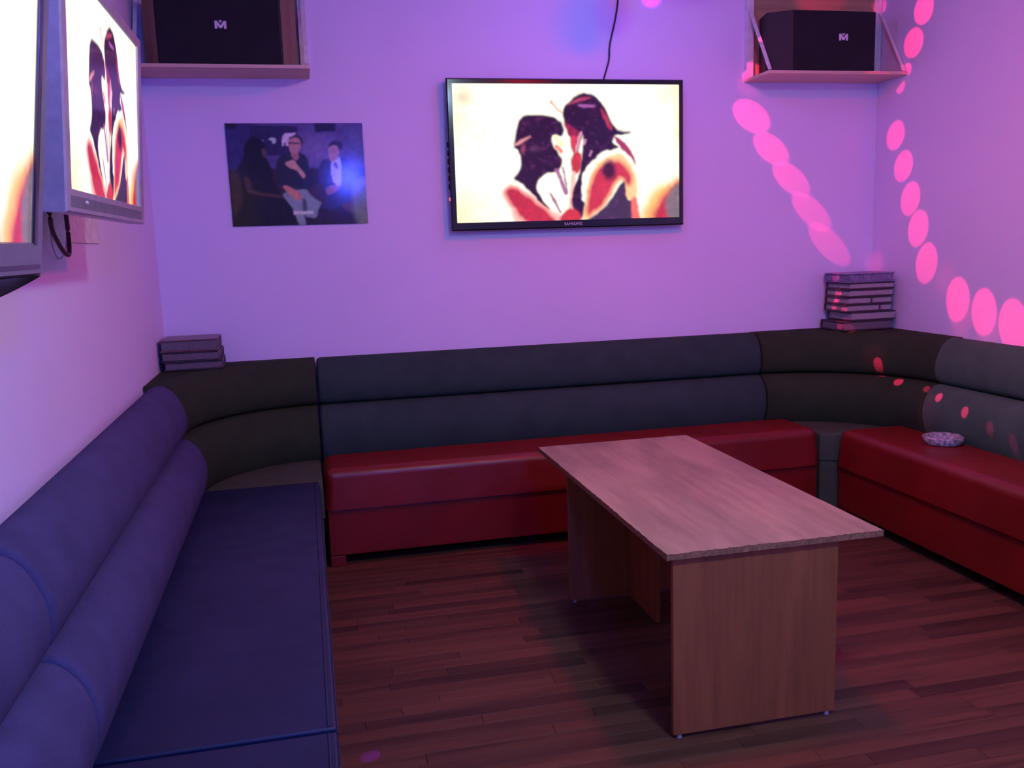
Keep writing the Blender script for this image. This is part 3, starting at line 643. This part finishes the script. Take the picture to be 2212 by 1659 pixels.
def speaker(label, cx, y_front, zb, w, h, chL, chR, logo_x, logo_z):
    root = empty('loudspeaker', (cx, y_front, zb), label, 'speaker', 'speakers on the corner shelves')
    hw = w / 2; d = 0.215; t = 0.02
    def slab(name, pl, z0, z1, mat, bev=0.003): return prism(name, pl, z0, z1, mat, root, bev, 2)
    slab('cabinet', [(-hw + chL, 0.010), (hw - chR, 0.010), (hw, 0.085), (hw - 0.03, d), (-hw + 0.03, d), (-hw, 0.085)], 0, h, MAT['spk_body'])
    gr = slab('grille', [(-hw + chL + 0.004, 0.0), (hw - chR - 0.004, 0.0), (hw - chR - 0.004, 0.0095), (-hw + chL + 0.004, 0.0095)], 0.004, h - 0.004, MAT['grille'])
    for s, ch in ((-1, chL), (1, chR)) if chL < 0.1 else ():
        a, b = Vector((s * (hw - ch), 0.010)), Vector((s * hw, 0.085)); u = (b - a).normalized(); nr = Vector((s * u.y * s, -u.x * s)) if False else Vector((u.y * s, -abs(u.x)))
        nr.normalize(); off = nr * 0.0035
        A, B = a + u * 0.004 + off * 0.15, b - u * 0.004 + off * 0.15
        slab('side_cheek', [tuple(A), tuple(B), tuple(B + off), tuple(A + off)], 0.003, h - 0.003, MAT['spk_cheek'], 0)
    V, Fc = m_logo(); o = mesh_obj('emblem', V, Fc, MAT['emblem'], gr); o.location = (logo_x - cx, -0.0022, logo_z - zb)
    return root
speaker('black loudspeaker with brown side cheeks on the left corner shelf, cut by the top edge', -0.290, 4.352, 2.2725, 0.655, 0.305, 0.060, 0.068, -0.286, 2.441)
speaker('black loudspeaker with white emblem on the right corner shelf', 2.700, 4.352, 2.2725, 0.60, 0.300, 0.110, 0.02, 2.79, 2.441)

# ------------------------------------------------------------------ albums
def album(label, group, lo, hi, cover, page, rot=0.0, soft=0.004, tabs=()):
    cx, cy = (lo[0] + hi[0]) / 2, (lo[1] + hi[1]) / 2
    root = empty('photo_album', (cx, cy, lo[2]), label, 'album', group); root.rotation_euler = (0, 0, rot)
    w, d, h = (hi[0] - lo[0]) / 2, (hi[1] - lo[1]) / 2, hi[2] - lo[2]; t = min(0.007, h * 0.2)
    box('cover', (-w, -d, 0), (w, d, t), cover, root, 0.002); box('cover', (-w, -d, h - t), (w, d, h - 0.0003), cover, root, min(soft, t * 0.45))
    pgs = box('pages', (-w + 0.008, -d + 0.004, t + 0.0003), (w - 0.006, d - 0.008, h - t - 0.0003), page, root, 0.001)
    box('spine', (-w, d - 0.0075, t + 0.0003), (w, d - 0.001, h - t - 0.0003), cover, root, 0.001)
    for tx in tabs: box('index_tab', (tx, -d - 0.001, t + 0.001), (tx + 0.008, -d + 0.0035, h - t - 0.001), cover, pgs, 0.0005)
    return root
zb = 0.9185; AX0, AX1, AY0, AY1 = 2.848, 3.120, 4.335, 4.575
R_ST = [(0.052, 'bottom album of the right corner stack, thick and dark', 'album_dark', 'page_grey', -0.02, (-0.030, 0.005), 0.0, ()),
        (0.048, 'wide album second from the bottom of the right corner stack', 'album_dark', 'page', 0.0, (0.012, 0.020), 0.02, ()),
        (0.040, 'album third from the bottom of the right corner stack, one dark tab', 'album_dark', 'page', 0.0, (-0.010, -0.005), -0.01, (0.06,)),
        (0.040, 'album in the middle of the right corner stack, tab near its centre', 'album_dark', 'page', 0.0, (-0.006, -0.003), 0.0, (0.005,)),
        (0.040, 'album third from the top of the right corner stack', 'album_dark', 'page', 0.0, (-0.004, 0.004), 0.01, ()),
        (0.036, 'album just below the blue one in the right corner stack', 'album_dark', 'page', 0.0, (0.0, 0.008), 0.02, ()),
        (0.050, 'bulging blue album on top of the right corner stack', 'album_blue', 'album_blue', 0.0, (-0.012, 0.006), 0.03, (-0.05,))]
z = zb
for h, lab, cv_, pg, rz, (dx0, dx1), rot, tabs in R_ST:
    album(lab, 'albums stacked in the right corner', (AX0 + dx0, AY0, z), (AX1 + dx1, AY1 - 0.02, z + h), MAT[cv_], MAT[pg], rot, 0.02 if cv_ == 'album_blue' else 0.003, tabs)
    z += h + 0.0004
z = zb
for h, lab, cv_, pg, x0, x1, rot in ((0.040, 'thin dark album at the bottom of the left corner stack', 'album_dark', 'page_grey', -0.655, -0.395, 0.03),
                                     (0.045, 'dark album in the middle of the left corner stack', 'album_dark', 'page_grey', -0.660, -0.405, -0.02),
                                     (0.055, 'thick maroon album on top of the left corner stack', 'album_maroon', 'page_grey', -0.662, -0.410, 0.0)):
    album(lab, 'albums stacked in the left corner', (x0, 4.33, z), (x1, 4.57, z + h), MAT[cv_], MAT[pg], rot, 0.003); z += h + 0.0004

# ------------------------------------------------------------------ crystal ashtray
def ashtray():
    m, nt, b = newmat('cut_glass'); v = texco(nt)
    cN = ramp(nt, noise(nt, v, 60, 2), [(0.35, (0.28, 0.26, 0.30)), (0.65, (0.85, 0.83, 0.86))])
    nt.links.new(cN, b.inputs['Base Color']); b.inputs['Roughness'].default_value = 0.08; b.inputs['Transmission Weight'].default_value = 0.45; b.inputs['IOR'].default_value = 1.5
    root = empty('ashtray', (2.850, 3.560, 0.4605), 'round cut crystal ashtray on the red seat by the right wall', 'ashtray')
    prof = [(0.060, 0.0), (0.078, 0.004), (0.086, 0.018), (0.088, 0.032), (0.080, 0.038), (0.066, 0.036), (0.056, 0.020), (0.050, 0.009)]
    n = 32; rings = []
    for i, (r, z) in enumerate(prof):
        rings.append([((r * (1.0 + (0.035 if (k + i) % 2 else -0.03) * (1 if 1 <= i <= 5 else 0))) * math.cos(2 * math.pi * k / n), r * math.sin(2 * math.pi * k / n) * (1.0 + (0.035 if (k + i) % 2 else -0.03) * (1 if 1 <= i <= 5 else 0)), z + (0.002 if k % 4 == 0 and 3 <= i <= 5 else 0)) for k in range(n)])
    loft('bowl', rings, m, root, False)
    bm = bmesh.new(); bmesh.ops.create_cone(bm, cap_ends=True, segments=20, radius1=0.049, radius2=0.050, depth=0.002, matrix=Matrix.Translation((0, 0, 0.0105)))
    from_bm('ash', bm, plain('ash', (0.10, 0.09, 0.10), 0.9, 0.1, vs=200, var=0.5), root)
ashtray()

# ------------------------------------------------------------------ lamps
def round_lamp(kind, label, spec, name, rot=(0, 0, 0)):
    loc, colr, st = spec
    root = empty(kind, loc, label, 'lamp'); root.rotation_euler = rot
    bm = bmesh.new(); bmesh.ops.create_cone(bm, cap_ends=True, segments=32, radius1=0.13, radius2=0.12, depth=0.03, matrix=Matrix.Translation((0, 0, -0.015)))
    from_bm('base', bm, MAT['lamp_white'], root)
    n = 20; prof = [(0.118 * math.cos(a), -0.0305 - 0.055 * math.sin(a)) for a in [i / 5 * math.pi / 2 * 0.97 for i in range(6)]]
    loft('shade', [[(r * math.cos(2 * math.pi * k / n), r * math.sin(2 * math.pi * k / n), z) for k in range(n)] for r, z in prof], emitter(name, colr, st), root)
round_lamp('ceiling_lamp', 'round red ceiling lamp above the plywood table', LAMP_MAIN, 'lamp_shade_red')
round_lamp('ceiling_lamp', 'round lavender fill lamp added on the ceiling out of view, near the nearest blue bench', LAMP_FILL, 'fill_shade_lavender')
round_lamp('wall_lamp', 'round blue lamp on the rear wall facing the flat television', LAMP_REAR, 'lamp_shade_blue', (math.pi / 2, 0, 0))

def disco_lamp():
    cx, cy, cz = 1.520, 3.780, 2.612; r = 0.080
    root = empty('disco_lamp', (cx, cy, ZC), 'blue glowing party ball lamp on the ceiling in front of the flat television', 'lamp')
    bm = bmesh.new(); bmesh.ops.create_cone(bm, cap_ends=True, segments=28, radius1=0.055, radius2=0.06, depth=0.075, matrix=Matrix.Translation((0, 0, -0.0375)))
    from_bm('base', bm, MAT['tv_matt'], root)
    bm = bmesh.new(); bmesh.ops.create_icosphere(bm, subdivisions=2, radius=r, matrix=Matrix.Translation((0, 0, cz - ZC)))
    globe = from_bm('globe', bm, emitter('disco_globe', *DISCO_EMIT, base=(0.02, 0.02, 0.03)), root)
    bm = bmesh.new(); bmesh.ops.create_cone(bm, cap_ends=False, segments=28, radius1=r * 0.98, radius2=r * 0.98, depth=0.014, matrix=Matrix.Translation((0, 0, cz + 0.034 - ZC)))
    # coloured beams that the lenses of the ball throw on walls and seats
    RED, VIOLET, CYAN = (1.0, 0.02, 0.14), (0.35, 0.0, 1.0), (0.35, 0.7, 1.0)
    beams = [((2.400, YW, 2.085), 7.8, 112, 0.4), ((2.519, YW, 1.913), 6.2, 122, 0.35), ((2.641, YW, 1.751), 5.5, 135, 0.35), ((2.769, YW, 1.572), 4.9, 150, 0.35), ((2.883, YW, 1.391), 4.5, 165, 0.35)]
    beams += [((XR, y, z), a, p, 0.3) for y, z, a, p in ((4.229, 2.556, 5.6, 120), (4.300, 2.409, 5.6, 120), (4.396, 2.206, 2.6, 100), (4.423, 1.957, 5.0, 130), (4.348, 1.789, 5.0, 138), (4.281, 1.615, 5.0, 150), (4.209, 1.458, 5.0, 165), (4.133, 1.278, 5.0, 190),
              (3.891, 1.103, 4.8, 215), (3.708, 1.053, 4.7, 230), (3.52, 1.002, 5.0, 250), (4.343, 2.284, 2.4, 120))]
    beams += [((XR, y, z), a, p, 0.8) for y, z, a, p in ((3.86, 1.03, 5.4, 60), (3.68, 0.985, 5.2, 60), (3.99, 1.20, 4.6, 30), (4.56, 1.26, 4.0, 60))]
    # shelf, speaker and upright
    beams += [((2.365, 4.575, 2.29), 3.2, 90, 0.5), ((2.420, 4.588, 2.32), 3.4, 130, 0.6), ((2.381, 4.45, 2.445), 1.9, 120, 0.4), ((2.79, 4.588, 2.69), 8.0, 60, 0.7), ((3.150, 4.57, 2.655), 2.6, 80, 0.4), ((2.366, 4.58, 2.24), 6.0, 14, 0.9)]
    # albums in the corner
    beams += [((2.845, 4.45, 1.215), 2.1, 300, 0.4), ((2.850, 4.44, 1.108), 1.7, 420, 0.3), ((2.842, 4.46, 1.061), 1.5, 420, 0.3), ((2.869, 4.38, 1.001), 1.6, 320, 0.3), ((2.826, 4.374, 0.955), 1.5, 380, 0.3), ((2.855, 4.335, 0.94), 1.5, 380, 0.3)]
    # backrests
    beams += [((2.908, 4.147, 0.757), 1.35, 3000, 0.5), ((2.955, 4.035, 0.672), 1.4, 2900, 0.5), ((2.985, 3.850, 0.655), 0.9, 1500, 0.5), ((2.959, 3.737, 0.644), 1.2, 1800, 0.5), ((2.944, 3.539, 0.607), 1.2, 1800, 0.5), ((2.936, 3.369, 0.564), 1.2, 420, 0.7), ((2.939, 3.228, 0.520), 1.3, 320, 0.7),
              ((2.90, 4.17, 0.79), 4.0, 90, 0.9), ((2.93, 3.80, 0.58), 4.4, 70, 0.9)]
    beams = [q + (RED,) for q in beams] + [((1.835, YW, 2.675), 9.0, 160, 0.7, (0.14, 0.0, 1.0)), ((1.735, YW, 2.690), 5.0, 80, 0.7, CYAN), ((0.096, 2.444, 0.0), 0.17, 900, 0.3, (0.15, 0.0, 1.0))]
    for p, ang, pw, bl, colr in beams:
        L = bpy.data.lights.new('beam', 'SPOT'); L.energy = pw; L.color = colr; L.spot_size = math.radians(ang); L.spot_blend = bl; L.shadow_soft_size = 0.0015
        o = bpy.data.objects.new('beam', L); COL.objects.link(o)
        src = Vector((cx, cy, cz)); d = (Vector(p) - src).normalized()
        o.location = src + d * (r + 0.012); o.rotation_euler = d.to_track_quat('-Z', 'Y').to_euler(); under(o, root)
disco_lamp()
